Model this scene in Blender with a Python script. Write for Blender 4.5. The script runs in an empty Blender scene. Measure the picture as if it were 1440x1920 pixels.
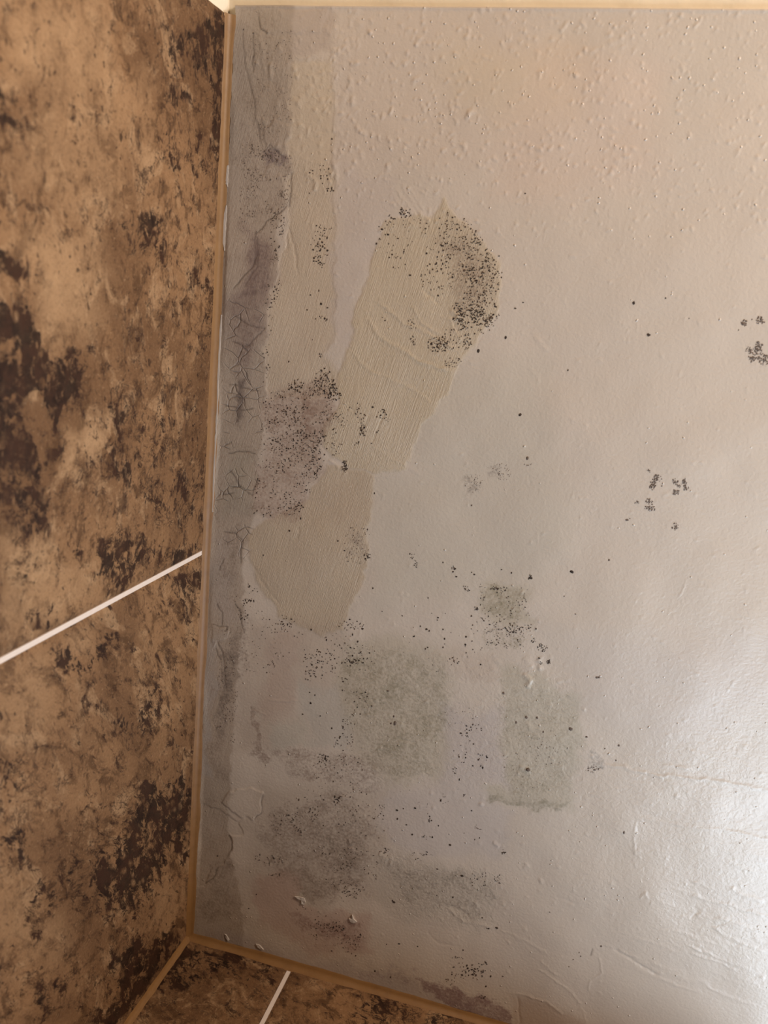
import bpy, math, random
import numpy as np

# ---------------------------------------------------------------- camera frame
# origin = corner where ceiling, left wall and back wall meet (z raised to H);
# X runs right along the back wall, -Y runs along the left wall towards the front, Z is up
H = 2.30            # ceiling height
D = 0.60            # camera below the ceiling
F = 1600.0          # focal length in pixels of the 1440 x 1920 frame
LEG = 0.0045        # sealant bead leg

def unit(v): v = np.asarray(v, float); return v / np.linalg.norm(v)
def camdir(px, py): return np.array([px - 720.0, -(py - 960.0), F])
ZC = unit(camdir(1159, 618))                     # zenith in (right, up, forward)
def back(px, py):
    d = camdir(px, py); return d * (D / (d @ ZC))
_A, _B = back(440, 20), back(362, 1750)
YC = unit(_B - _A); YC = unit(YC - ZC * (YC @ ZC))
XC = unit(np.cross(np.array([YC[0], YC[1], -YC[2]]), np.array([ZC[0], ZC[1], -ZC[2]])))
XC = np.array([XC[0], XC[1], -XC[2]])
CORNER = _B - XC * LEG + YC * LEG                # ceiling corner in camera space
CAM = np.array([-(CORNER @ XC), -(CORNER @ YC), H - D])

def ray(px, py):
    d = camdir(px, py); return np.array([d @ XC, d @ YC, d @ ZC])
def on_ceiling(px, py):
    r = ray(px, py); return CAM + r * ((H - CAM[2]) / r[2])
def on_left(px, py):
    r = ray(px, py); return CAM + r * ((0 - CAM[0]) / r[0])
def on_back(px, py):
    r = ray(px, py); return CAM + r * ((0 - CAM[1]) / r[1])
def frame_xy(X, Y, Z):
    dx, dy, dz = X - CAM[0], Y - CAM[1], Z - CAM[2]
    cx = dx*XC[0] + dy*YC[0] + dz*ZC[0]; cy = dx*XC[1] + dy*YC[1] + dz*ZC[1]; cz = dx*XC[2] + dy*YC[2] + dz*ZC[2]
    return 720 + F*cx/cz, 960 - F*cy/cz

sc = bpy.context.scene
col = sc.collection
from mathutils import Matrix, Vector
cam_d = bpy.data.cameras.new('camera'); cam = bpy.data.objects.new('camera', cam_d); col.objects.link(cam)
cam_d.sensor_fit = 'VERTICAL'; cam_d.sensor_height = 36.0; cam_d.lens = 36.0 * F / 1920.0
cam_d.clip_start = 0.01
# world columns of the camera's right / up / -forward
right = np.array([XC[0], YC[0], ZC[0]]); up = np.array([XC[1], YC[1], ZC[1]]); fwd = np.array([XC[2], YC[2], ZC[2]])
M = Matrix(((right[0], up[0], -fwd[0], CAM[0]), (right[1], up[1], -fwd[1], CAM[1]), (right[2], up[2], -fwd[2], CAM[2]), (0, 0, 0, 1)))
cam.matrix_world = M
cam_d.dof.use_dof = True; cam_d.dof.focus_distance = 0.66; cam_d.dof.aperture_fstop = 7.0
sc.camera = cam

# ---------------------------------------------------------------- light
sc.view_settings.view_transform = 'Standard'; sc.view_settings.look = 'None'
sc.view_settings.exposure = 0.0; sc.view_settings.gamma = 1.0
try: sc.view_settings.use_curve_mapping = False
except Exception: pass
w = bpy.data.worlds.new('room_air'); sc.world = w; w.use_nodes = True
w.node_tree.nodes['Background'].inputs[0].default_value = (0.92, 0.88, 0.84, 1)
w.node_tree.nodes['Background'].inputs[1].default_value = 0.045

def area(name, loc, target, sx, sy, power, color):
    l = bpy.data.lights.new(name, 'AREA'); l.shape = 'RECTANGLE'; l.size = sx; l.size_y = sy
    l.energy = power; l.color = color
    o = bpy.data.objects.new(name, l); col.objects.link(o)
    o.location = loc
    o.rotation_euler = (Vector(target) - Vector(loc)).to_track_quat('-Z', 'Y').to_euler()
    return o
WX0, WX1, WZ0, WZ1 = 0.505, 1.15, H - 0.85, H - 0.055      # opening in the back wall
area('window_daylight', ((WX0+WX1)/2, 0.045, (WZ0+WZ1)/2), ((WX0+WX1)/2, -1, (WZ0+WZ1)/2), WX1-WX0, WZ1-WZ0, 18, (0.64, 0.81, 1.0))
area('vanity_lamp', (1.05, -1.20, 1.90), (0.35, -0.5, H), 0.30, 0.2, 16.0, (1.0, 0.83, 0.68))

# ---------------------------------------------------------------- helpers
rng = np.random.default_rng(7)
def lattice(seed, n=256):
    return np.random.default_rng(seed).random((n, n)).astype(np.float32)
_L = {}
def noise(x, y, scale, seed=0, octaves=1, gain=0.5):
    out = 0; amp = 1.0; tot = 0
    for o in range(octaves):
        k = seed*17 + o
        if k not in _L: _L[k] = lattice(k)
        T = _L[k]; u = x*scale + 37.3*o + 90; v = y*scale + 11.7*o + 90
        iu = np.floor(u).astype(int); iv = np.floor(v).astype(int); fu = u - iu; fv = v - iv
        fu = fu*fu*(3-2*fu); fv = fv*fv*(3-2*fv)
        a = T[iu % 256, iv % 256]; b = T[(iu+1) % 256, iv % 256]; c = T[iu % 256, (iv+1) % 256]; d = T[(iu+1) % 256, (iv+1) % 256]
        out = out + amp*((a*(1-fu)+b*fu)*(1-fv) + (c*(1-fu)+d*fu)*fv); tot += amp
        amp *= gain; scale *= 2
    return out / tot
def sstep(a, b, x):
    t = np.clip((x-a)/(b-a), 0, 1); return t*t*(3-2*t)
def poly_sd(px, py, pts):
    """signed distance in frame units, positive inside"""
    d = np.full(px.shape, 1e9); inside = np.zeros(px.shape, bool); n = len(pts)
    for i in range(n):
        x0, y0 = pts[i]; x1, y1 = pts[(i+1) % n]
        ex, ey = x1-x0, y1-y0; L2 = ex*ex+ey*ey + 1e-9
        t = np.clip(((px-x0)*ex + (py-y0)*ey)/L2, 0, 1)
        d = np.minimum(d, np.hypot(px-x0-t*ex, py-y0-t*ey))
        c = ((y0 > py) != (y1 > py)) & (px < ex*(py-y0)/(ey + 1e-9) + x0)
        inside ^= c
    return np.where(inside, d, -d)
def line_d(px, py, pts):
    d = np.full(px.shape, 1e9); s = np.zeros(px.shape); acc = 0
    tot = sum(math.hypot(pts[i+1][0]-pts[i][0], pts[i+1][1]-pts[i][1]) for i in range(len(pts)-1))
    for i in range(len(pts)-1):
        x0, y0 = pts[i]; x1, y1 = pts[i+1]; ex, ey = x1-x0, y1-y0; L = math.hypot(ex, ey)
        t = np.clip(((px-x0)*ex + (py-y0)*ey)/(L*L), 0, 1)
        q = np.hypot(px-x0-t*ex, py-y0-t*ey)
        m = q < d; d = np.where(m, q, d); s = np.where(m, (acc + t*L)/tot, s); acc += L
    return d, s

def lin(r, g, b):
    f = lambda c: (c/255/12.92) if c/255 <= 0.04045 else ((c/255+0.055)/1.055)**2.4
    return np.array([f(r), f(g), f(b)])

def mesh_obj(name, verts, faces, mat, parent=None, smooth=False):
    me = bpy.data.meshes.new(name); me.from_pydata([tuple(map(float, v)) for v in verts], [], [tuple(map(int, f)) for f in faces]); me.update()
    if smooth: me.polygons.foreach_set('use_smooth', [True]*len(me.polygons))
    o = bpy.data.objects.new(name, me); col.objects.link(o)
    if mat: me.materials.append(mat)
    if parent: o.parent = parent
    return o
def grid_obj(name, V, mat, parent=None, flip=False):
    """V: (n, m, 3) array of vertices"""
    n, m, _ = V.shape
    idx = np.arange(n*m).reshape(n, m)
    q = np.stack([idx[:-1, :-1], idx[1:, :-1], idx[1:, 1:], idx[:-1, 1:]], -1).reshape(-1, 4)
    if flip: q = q[:, ::-1]
    me = bpy.data.meshes.new(name)
    me.vertices.add(n*m); me.vertices.foreach_set('co', V.reshape(-1).astype(np.float32))
    me.loops.add(q.size); me.loops.foreach_set('vertex_index', q.reshape(-1).astype(np.int32))
    me.polygons.add(len(q)); me.polygons.foreach_set('loop_start', (np.arange(len(q))*4).astype(np.int32))
    me.polygons.foreach_set('use_smooth', np.ones(len(q), bool))
    me.update(calc_edges=True); me.validate()
    o = bpy.data.objects.new(name, me); col.objects.link(o); me.materials.append(mat)
    if parent: o.parent = parent
    return o
def set_color(o, name, rgba):
    a = o.data.attributes.new(name, 'FLOAT_COLOR', 'POINT')
    a.data.foreach_set('color', rgba.reshape(-1).astype(np.float32))
def box(name, x0, x1, y0, y1, z0, z1, mat, parent=None):
    v = [(x, y, z) for x in (x0, x1) for y in (y0, y1) for z in (z0, z1)]
    f = [(0,1,3,2), (4,6,7,5), (0,4,5,1), (2,3,7,6), (0,2,6,4), (1,5,7,3)]
    return mesh_obj(name, v, f, mat, parent)
def structure(o): o['kind'] = 'structure'; return o

class N:
    """small node helper"""
    def __init__(s, name):
        s.m = bpy.data.materials.new(name); s.m.use_nodes = True; s.t = s.m.node_tree
        s.b = s.t.nodes['Principled BSDF']
    def n(s, kind, **kw):
        x = s.t.nodes.new(kind)
        for k, v in kw.items():
            if isinstance(v, bpy.types.NodeSocket): s.t.links.new(v, x.inputs[k])
            elif k in x.inputs.keys() and not hasattr(x, k): x.inputs[k].default_value = v
            else: setattr(x, k, v)
        return x
    def link(s, a, b): s.t.links.new(a, b)
    def math(s, op, a, b=0.0, c=0.0, clamp=False):
        x = s.t.nodes.new('ShaderNodeMath'); x.operation = op; x.use_clamp = clamp
        for i, v in enumerate((a, b, c)):
            if isinstance(v, bpy.types.NodeSocket): s.t.links.new(v, x.inputs[i])
            else: x.inputs[i].default_value = v
        return x.outputs[0]
    def ss(s, x, a, b):
        r = s.t.nodes.new('ShaderNodeMapRange'); r.interpolation_type = 'SMOOTHSTEP'
        s.t.links.new(x, r.inputs[0]); r.inputs[1].default_value = a; r.inputs[2].default_value = b
        return r.outputs[0]
    def mix(s, fac, a, b, mode='MIX'):
        x = s.t.nodes.new('ShaderNodeMix'); x.data_type = 'RGBA'; x.blend_type = mode
        for i, v in ((0, fac), (6, a), (7, b)):
            if isinstance(v, bpy.types.NodeSocket): s.t.links.new(v, x.inputs[i])
            elif i == 0: x.inputs[0].default_value = v
            else: x.inputs[i].default_value = (*v, 1) if len(v) == 3 else v
        return x.outputs[2]
    def tex(s, coord, scale, detail=3, rough=0.5, dist=0.0):
        x = s.t.nodes.new('ShaderNodeTexNoise'); s.t.links.new(coord, x.inputs['Vector'])
        x.inputs['Scale'].default_value = scale; x.inputs['Detail'].default_value = detail
        x.inputs['Roughness'].default_value = rough; x.inputs['Distortion'].default_value = dist
        return x.outputs['Fac']
    def coord(s, rot=(0,0,0), scale=(1,1,1), loc=(0,0,0), kind='TEXTURE'):
        c = s.t.nodes.new('ShaderNodeTexCoord'); mp = s.t.nodes.new('ShaderNodeMapping'); mp.vector_type = kind
        s.t.links.new(c.outputs['Object'], mp.inputs[0])
        mp.inputs['Rotation'].default_value = rot; mp.inputs['Scale'].default_value = scale; mp.inputs['Location'].default_value = loc
        return mp.outputs[0]
    def attr(s, name):
        a = s.t.nodes.new('ShaderNodeAttribute'); a.attribute_name = name; return a
    def bump(s, h, dist, strength=1.0, normal=None):
        b = s.t.nodes.new('ShaderNodeBump'); b.inputs['Distance'].default_value = dist; b.inputs['Strength'].default_value = strength
        s.t.links.new(h, b.inputs['Height'])
        if normal is not None: s.t.links.new(normal, b.inputs['Normal'])
        return b.outputs[0]

# ---------------------------------------------------------------- materials
def ceiling_paint():
    k = N('ceiling_paint')
    c = k.coord()
    base = k.attr('Paint'); smut = k.attr('Smut'); relief = k.attr('Relief')   # Relief: r = trowel streaks, g = crackle, b = roughcast
    sep = k.n('ShaderNodeSeparateColor'); k.link(relief.outputs['Color'], sep.inputs[0])
    # soot-like growth: broken up by fine noise
    n1 = k.tex(c, 480, 3, 0.65, 0.3); n2 = k.tex(c, 95, 4, 0.6, 0.4)
    f = k.math('ADD', k.math('MULTIPLY', n1, 0.75), k.math('MULTIPLY', n2, 0.55))
    dens = k.math('MULTIPLY', smut.outputs['Alpha'], 1.25)
    thr = k.math('SUBTRACT', 1.02, k.math('MULTIPLY', dens, 0.55))
    g = k.ss(k.math('SUBTRACT', f, thr), -0.26, 0.22)
    g = k.math('MULTIPLY', g, k.ss(dens, 0.0, 0.12))
    # brushed variation of the paint itself
    var = k.tex(c, 22, 4, 0.55)
    paint = k.mix(k.math('MULTIPLY', k.math('SUBTRACT', var, 0.4, clamp=True), 0.35), base.outputs['Color'], (0.46, 0.40, 0.35))
    # crackle lines
    vc = k.t.nodes.new('ShaderNodeTexVoronoi'); vc.feature = 'DISTANCE_TO_EDGE'
    cc = k.n('ShaderNodeMixRGB'); cc.blend_type = 'ADD'; cc.inputs[0].default_value = 0.006
    k.link(c, cc.inputs[1])
    nn = k.t.nodes.new('ShaderNodeTexNoise'); nn.inputs['Scale'].default_value = 60; k.link(c, nn.inputs['Vector']); k.link(nn.outputs['Color'], cc.inputs[2])
    k.link(cc.outputs[0], vc.inputs['Vector']); vc.inputs['Scale'].default_value = 85
    crack = k.math('MULTIPLY', k.math('SUBTRACT', 1.0, k.ss(vc.outputs[0], 0.0, 0.045)), sep.outputs['Green'])
    crack = k.math('MULTIPLY', crack, k.ss(k.tex(c, 45, 2), 0.42, 0.55))
    colr = k.mix(k.math('MULTIPLY', g, 0.80), paint, smut.outputs['Color'])
    colr = k.mix(k.math('MULTIPLY', crack, 0.42), colr, (0.05, 0.035, 0.03))
    k.link(colr, k.b.inputs['Base Color'])
    k.b.inputs['Roughness'].default_value = 0.42
    rr = k.math('ADD', 0.33, k.math('MULTIPLY', dens, 0.25)); k.link(rr, k.b.inputs['Roughness'])
    # surface: roller stipple, trowel streaks, crackle
    st = k.tex(c, 520, 2, 0.5)
    b1 = k.bump(st, 0.00028, 0.6)
    tc = k.coord(rot=(0, 0, math.radians(14)), scale=(1, 26, 1), kind='TEXTURE')
    ts = k.tex(tc, 1900, 3, 0.6)
    b2 = k.t.nodes.new('ShaderNodeBump'); b2.inputs['Distance'].default_value = 0.0006
    k.link(ts, b2.inputs['Height']); k.link(sep.outputs['Red'], b2.inputs['Strength']); k.link(b1, b2.inputs['Normal'])
    rc = k.tex(c, 230, 4, 0.6, 0.5)
    b3 = k.t.nodes.new('ShaderNodeBump'); b3.inputs['Distance'].default_value = 0.0010
    k.link(rc, b3.inputs['Height']); k.link(sep.outputs['Blue'], b3.inputs['Strength']); k.link(b2.outputs[0], b3.inputs['Normal'])
    pv = k.t.nodes.new('ShaderNodeTexVoronoi'); pv.inputs['Scale'].default_value = 210; k.link(cc.outputs[0], pv.inputs['Vector'])
    pcol = k.n('ShaderNodeSeparateColor'); k.link(pv.outputs['Color'], pcol.inputs[0])
    gate = k.ss(k.math('SUBTRACT', k.math('ADD', pcol.outputs[0], relief.outputs['Alpha']), 1.0), 0.0, 0.05)
    pim = k.math('MULTIPLY', gate, k.math('SUBTRACT', 1.0, k.ss(pv.outputs['Distance'], 0.03, 0.20)))
    b3b = k.bump(pim, 0.0005, 1.0, b3.outputs[0])
    b4 = k.bump(k.math('SUBTRACT', 1.0, crack), 0.0004, 0.7, b3b)
    k.link(b4, k.b.inputs['Normal'])
    return k.m

def stone_tile(name, rot, seed, a='Veins'):
    k = N(name)
    at = k.attr(a)                              # alpha-free mask: r = dark veining, g = warm light patches
    sep = k.n('ShaderNodeSeparateColor'); k.link(at.outputs['Color'], sep.inputs[0])
    c = k.coord(loc=(seed, seed*0.7, seed*0.3), kind='POINT')
    s = k.coord(rot=rot[0], scale=rot[1], loc=(seed, 0, 0), kind='TEXTURE')
    big = k.tex(s, 9, 5, 0.6, 0.6); mid = k.tex(s, 34, 8, 0.72, 1.0); fine = k.tex(s, 150, 6, 0.75, 0.8); grain = k.tex(c, 520, 4, 0.75)
    med = k.tex(s, 70, 7, 0.72, 0.5)
    c0 = k.mix(k.ss(big, 0.36, 0.64), lin(154, 118, 84), lin(118, 87, 60))
    c0 = k.mix(k.math('MULTIPLY', k.ss(mid, 0.50, 0.64), 0.7), c0, lin(184, 150, 114))
    c0 = k.mix(k.math('MULTIPLY', sep.outputs['Green'], 0.7), c0, lin(190, 154, 116))
    c0 = k.mix(k.math('MULTIPLY', k.ss(med, 0.49, 0.62), k.math('SUBTRACT', 0.75, k.math('MULTIPLY', sep.outputs['Green'], 0.55))), c0, lin(86, 60, 38))
    c0 = k.mix(k.math('MULTIPLY', k.ss(fine, 0.52, 0.66), k.math('SUBTRACT', 0.65, k.math('MULTIPLY', sep.outputs['Green'], 0.5))), c0, lin(66, 43, 28))
    c0 = k.mix(k.math('MULTIPLY', k.ss(grain, 0.50, 0.70), 0.45), c0, lin(84, 58, 38))
    c0 = k.mix(k.math('MULTIPLY', k.math('SUBTRACT', 1.0, k.ss(grain, 0.32, 0.42)), 0.35), c0, lin(206, 174, 138))
    c0 = k.mix(1.0, c0, (0.70, 0.665, 0.63), "MULTIPLY")
    # dark veining: broken mass, thin ragged lines, pits
    d = k.math('ADD', k.math('MULTIPLY', mid, 0.80), k.math('MULTIPLY', fine, 0.75))
    d = k.math('ADD', d, k.math('MULTIPLY', k.math('SUBTRACT', med, 0.5), 0.5))
    d = k.math('SUBTRACT', d, 0.235)
    d = k.math('ADD', d, k.math('SUBTRACT', k.math('MULTIPLY', sep.outputs['Red'], 0.22), k.math('MULTIPLY', sep.outputs['Green'], 0.10)))
    mass = k.ss(d, 0.655, 0.745)
    ridge = k.math('ABSOLUTE', k.math('SUBTRACT', k.tex(s, 30, 7, 0.72, 1.6), 0.5))
    lines = k.math('MULTIPLY', k.math('SUBTRACT', 1.0, k.ss(ridge, 0.003, 0.020)), k.ss(d, 0.50, 0.64))
    pits = k.math('MULTIPLY', k.ss(k.tex(s, 230, 4, 0.6, 0.4), 0.60, 0.66), k.ss(k.tex(s, 20, 4), 0.40, 0.58))
    dark = k.math('MAXIMUM', mass, k.math('MAXIMUM', k.math('MULTIPLY', lines, 0.85), k.math('MULTIPLY', pits, 0.85)))
    # pebbles left showing inside the dark mass
    vo = k.t.nodes.new('ShaderNodeTexVoronoi'); vo.inputs['Scale'].default_value = 120; k.link(s, vo.inputs['Vector'])
    peb = k.math('MULTIPLY', k.math('SUBTRACT', 1.0, k.ss(vo.outputs['Distance'], 0.22, 0.42)), k.ss(k.tex(s, 50, 3), 0.48, 0.6))
    dark = k.math('MULTIPLY', dark, k.math('SUBTRACT', 1.0, k.math('MULTIPLY', peb, 0.75)))
    dc = k.mix(k.ss(med, 0.42, 0.62), lin(22, 9, 6), lin(50, 29, 19))
    colr = k.mix(k.math('MULTIPLY', dark, 0.93), c0, dc)
    k.link(colr, k.b.inputs['Base Color'])
    k.b.inputs['Roughness'].default_value = 0.55; k.b.inputs['Specular IOR Level'].default_value = 0.2
    hh = k.math('ADD', k.math('MULTIPLY', fine, 0.8), k.math('SUBTRACT', grain, k.math('MULTIPLY', dark, 0.4)))
    k.link(k.bump(hh, 0.0006, 0.7), k.b.inputs['Normal'])
    return k.m

def plain(name, rgb, rough=0.5, var=0.0, bump=0.0, scale=120, dark=None):
    k = N(name); c = k.coord()
    n = k.tex(c, scale, 4, 0.6)
    colr = k.mix(k.math('MULTIPLY', k.ss(n, 0.4, 0.75), var), lin(*rgb), lin(*(dark or [x*0.6 for x in rgb])))
    k.link(colr, k.b.inputs['Base Color']); k.b.inputs['Roughness'].default_value = rough
    if bump: k.link(k.bump(k.tex(c, scale*3, 3), bump, 0.6), k.b.inputs['Normal'])
    return k.m

M_CEIL = ceiling_paint()
M_SEAL = plain('tan_sealant', (124, 88, 48), 0.5, 0.35, 0.0002, 90, dark=(98, 66, 34))
M_GROUT = plain('white_grout', (206, 190, 178), 0.7, 0.25, 0.0001, 300, dark=(190, 168, 148))
M_WALLP = plain('cream_wall_paint', (222, 206, 180), 0.5, 0.2, 0.0005, 60, dark=(190, 176, 156))
M_MOULD = plain('black_mould', (40, 28, 19), 0.9, 0.8, 0.0, 260, dark=(86, 64, 45))
M_MOULDG = plain('grey_mould', (96, 80, 68), 0.85, 0.5, 0.0, 500, dark=(74, 62, 52))
M_LIP = plain('white_paint_edge', (186, 174, 162), 0.5, 0.4, 0.0002, 200, dark=(160, 146, 132))
M_FLOOR = plain('floor_tile_beige', (150, 128, 104), 0.4, 0.3, 0.0003, 20)
M_FRAME = plain('white_window_frame', (225, 224, 220), 0.35, 0.05)

# ---------------------------------------------------------------- ceiling
EDGE = on_ceiling(700, 8)[1]                    # y of the ceiling's front edge
XR = 2.0
xs = np.concatenate([np.arange(LEG, 0.49, 0.0007), np.arange(0.49, 0.56, 0.0015), np.linspace(0.57, XR, 16)])
ys = np.arange(EDGE, -LEG + 1e-5, 0.0008)
X, Y = np.meshgrid(xs, ys, indexing='ij')
PX, PY = frame_xy(X, Y, np.full_like(X, H))
far = PX > 1600
PXc = np.where(far, 1600, PX)
wx = (noise(X, Y, 120, 1, 3) - 0.5); wy = (noise(X, Y, 120, 2, 3) - 0.5)
bx = (noise(X, Y, 26, 3, 4, 0.6) - 0.5); by = (noise(X, Y, 26, 4, 4, 0.6) - 0.5)
WXp = PXc + wx*18 + bx*70; WYp = PY + wy*18 + by*70             # ragged frame coordinates for stain outlines
WX2 = PXc + wx*16 + bx*8; WY2 = PY + wy*16 + by*8

paint = np.empty(X.shape + (4,), np.float32); paint[..., :3] = lin(206, 192, 178); paint[..., 3] = 1
smut = np.zeros(X.shape + (4,), np.float32); smut[..., :3] = lin(92, 78, 66)
relief = np.zeros(X.shape + (4,), np.float32); relief[..., 3] = 0.06 + 0.50*(1 - sstep(60, 620, PY))*sstep(540, 700, PXc) + 0.10*sstep(1100, 1300, PY)
hgt = np.zeros(X.shape, np.float32)             # metres of relief, downwards

def bbox(pts, m):
    a = np.array(pts); return (PXc > a[:, 0].min()-m) & (PXc < a[:, 0].max()+m) & (PY > a[:, 1].min()-m) & (PY < a[:, 1].max()+m)
def tint(pts, rgb, amt=1.0, feather=8, warp=1):
    amt *= 0.55 if warp else 0.8
    if warp: feather *= 1.6
    m = bbox(pts, feather + 30); u, v = (WXp[m], WYp[m]) if warp else (WX2[m], WY2[m])
    a = sstep(-feather*0.5, feather*0.5, poly_sd(u, v, pts)) * amt
    paint[m, :3] = paint[m, :3]*(1-a[:, None]) + lin(*rgb)*a[:, None]
def grime(pts, dens, rgb, feather=30, warp=1):
    m = bbox(pts, feather + 30); u, v = (WXp[m], WYp[m]) if warp else (WX2[m], WY2[m])
    a = sstep(-feather*0.5, feather*0.5, poly_sd(u, v, pts))
    nw = a*dens; old = smut[m, 3]
    tt = (nw/(nw + old + 1e-4))[:, None]
    smut[m, :3] = smut[m, :3]*(1-tt) + lin(*rgb)*tt
    smut[m, 3] = np.maximum(old, nw)
def texmask(ch, pts, amt, feather=16):
    m = bbox(pts, feather + 20)
    a = sstep(-feather*0.5, feather*0.5, poly_sd(WX2[m], WY2[m], pts))*amt
    relief[m, ch] = np.maximum(relief[m, ch], a)
def ridge(pts, width, h, taper=True, rag=0.5):
    """raised (h>0) or cut (h<0) line in the coat, width in frame units"""
    m = bbox(pts, width*3 + 8); d, s = line_d(WX2[m]*0.6 + PXc[m]*0.4, WY2[m]*0.6 + PY[m]*0.4, pts)
    a = np.exp(-(d/width)**2)
    if taper: a = a*sstep(0, 0.12, s)*sstep(0, 0.12, 1-s)
    a = a*(1 - rag + rag*2*noise(X[m], Y[m], 300, 5, 2))
    hgt[m] += a*h
def crackline(pts, width=1.2, amt=0.75):
    m = bbox(pts, 10); d, s = line_d(PXc[m] + wx[m]*8, PY[m] + wy[m]*8, pts)
    a = np.exp(-(d/width)**2)*amt*sstep(0, 0.08, s)*sstep(0, 0.08, 1-s)
    paint[m, :3] = paint[m, :3]*(1-a[:, None]) + lin(62, 48, 40)*a[:, None]
    hgt[m] -= a*0.0003
def plateau(pts, h, feather=2.5):
    m = bbox(pts, 14); hgt[m] += sstep(-feather*0.5, feather*0.5, poly_sd(WX2[m], WY2[m], pts))*h*0.4

# paint coats and filler patches
PEACH, LILAC, OLIVE = (208, 186, 170), (196, 185, 180), (188, 182, 162)
tint([(625, 10), (1010, 10), (1000, 330), (700, 300), (625, 420)], (206, 186, 170), 0.6, 60)
tint([(860, 60), (1080, 90), (1080, 230), (930, 230), (820, 150)], (212, 192, 164), 0.6, 50)
tint([(1010, 90), (1250, 120), (1230, 330), (1080, 380), (930, 370), (960, 220)], (216, 190, 172), 0.6, 60)
tint([(1250, 30), (1440, 10), (1440, 160), (1280, 180)], (204, 196, 184), 0.4, 60)
tint([(720, 640), (1010, 700), (1070, 1010), (960, 1120), (700, 1130), (690, 900), (780, 880)], (184, 178, 162), 0.5, 60)
tint([(1080, 1210), (1440, 1180), (1440, 1320), (1250, 1400), (1090, 1330)], (196, 184, 178), 0.5, 60)
tint([(543, 115), (626, 110), (626, 640), (600, 660), (640, 700), (630, 740), (500, 750), (498, 650), (512, 540), (540, 430)], (200, 181, 157), 0.9, 18, 0)
tint([(548, 10), (628, 10), (626, 105), (548, 118)], (180, 162, 148), 1.2, 12)
tint([(630, 300), (735, 330), (712, 440), (688, 520), (640, 650), (612, 640), (625, 420)], (196, 182, 174), 0.7, 14)
BIG = [(722, 415), (770, 405), (815, 408), (835, 372), (850, 405), (880, 425), (915, 462), (940, 498), (932, 590), (900, 630), (868, 668), (838, 735), (800, 785), (775, 840), (755, 885), (700, 886), (660, 880), (610, 840), (604, 800), (640, 760), (636, 700), (655, 640), (668, 580), (690, 520), (700, 470)]
tint(BIG, (198, 179, 151), 0.95, 8, 0)
tint([(850, 410), (900, 440), (940, 500), (930, 590), (880, 620), (850, 590), (850, 520), (820, 450)], (176, 156, 134), 0.55, 26)
LOW = [(612, 872), (700, 890), (692, 985), (688, 1060), (640, 1180), (600, 1196), (530, 1160), (478, 1085), (462, 1010), (500, 975), (575, 940)]
tint(LOW, (190, 170, 144), 0.9, 8, 0)
tint([(585, 905), (690, 900), (690, 1000), (640, 980), (570, 985)], (184, 162, 140), 0.5, 26)
SPK = [(500, 742), (560, 722), (612, 700), (640, 735), (640, 790), (602, 830), (604, 870), (572, 915), (560, 962), (500, 968), (478, 960), (482, 900), (490, 830)]
tint(SPK, (172, 148, 132), 0.8, 18)
tint([(455, 1165), (640, 1165), (640, 1275), (570, 1300), (560, 1400), (460, 1420), (440, 1300)], (170, 152, 136), 0.7, 24)
tint([(500, 1200), (560, 1200), (568, 1320), (500, 1340)], (172, 146, 132), 0.6, 20)
tint([(574, 1280), (650, 1275), (660, 1340), (640, 1400), (575, 1395)], (182, 176, 166), 0.9, 12)
tint([(512, 1345), (568, 1335), (574, 1400), (520, 1405)], (182, 178, 166), 0.8, 12)
tint([(640, 1200), (740, 1190), (850, 1230), (845, 1340), (830, 1465), (720, 1462), (650, 1400)], (174, 163, 142), 0.8, 22)
tint([(900, 1100), (985, 1105), (985, 1140), (1002, 1180), (960, 1190), (905, 1150)], (170, 158, 134), 0.8, 12)
tint([(850, 1215), (905, 1215), (915, 1270), (850, 1275)], (184, 164, 148), 0.6, 18)
tint([(925, 1240), (1030, 1250), (1080, 1290), (1088, 1450), (1080, 1515), (930, 1518), (915, 1480), (950, 1470), (950, 1340)], (174, 165, 144), 0.8, 14)
tint([(820, 1330), (940, 1330), (950, 1470), (830, 1470)], (182, 172, 172), 0.7, 22)
tint([(722, 1470), (900, 1470), (950, 1540), (940, 1620), (760, 1590), (718, 1560)], (182, 174, 176), 0.6, 22)
tint([(470, 1480), (720, 1470), (722, 1590), (700, 1690), (470, 1690)], (164, 148, 132), 0.6, 30)
tint([(720, 1600), (800, 1620), (930, 1650), (940, 1700), (890, 1740), (780, 1720), (700, 1690)], (166, 155, 140), 0.7, 24)
tint([(478, 1660), (520, 1636), (562, 1640), (570, 1690), (620, 1710), (685, 1725), (690, 1800), (600, 1790), (540, 1760), (480, 1720)], (176, 140, 126), 0.75, 12)
tint([(960, 1865), (1010, 1868), (1120, 1925), (1110, 1990), (975, 1960)], (176, 152, 134), 0.7, 18, 0)

# old grey paint strip down the left edge
STRIP = [(430, 0), (552, 0), (548, 120), (545, 300), (535, 380), (520, 430), (522, 480), (508, 560), (500, 650), (497, 760), (484, 850), (480, 960), (462, 1020), (456, 1090), (455, 1165), (445, 1260), (436, 1400), (430, 1470), (425, 1560), (455, 1700), (450, 1790), (340, 1770), (350, 1500)]
tint(STRIP, (170, 153, 136), 0.9, 7, 0)
tint([(470, 20), (545, 40), (545, 250), (480, 260)], (160, 144, 126), 0.5, 20)
tint([(475, 425), (518, 440), (518, 520), (505, 560), (440, 560), (450, 520)], (128, 106, 102), 0.75, 30)
tint([(436, 545), (506, 540), (500, 600), (470, 690), (445, 700), (430, 620)], (136, 116, 110), 0.75, 26)
tint([(440, 700), (472, 700), (462, 780), (440, 790)], (120, 106, 98), 0.65, 22)
tint([(425, 830), (482, 830), (480, 960), (415, 960)], (160, 152, 136), 0.7, 22)
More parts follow.
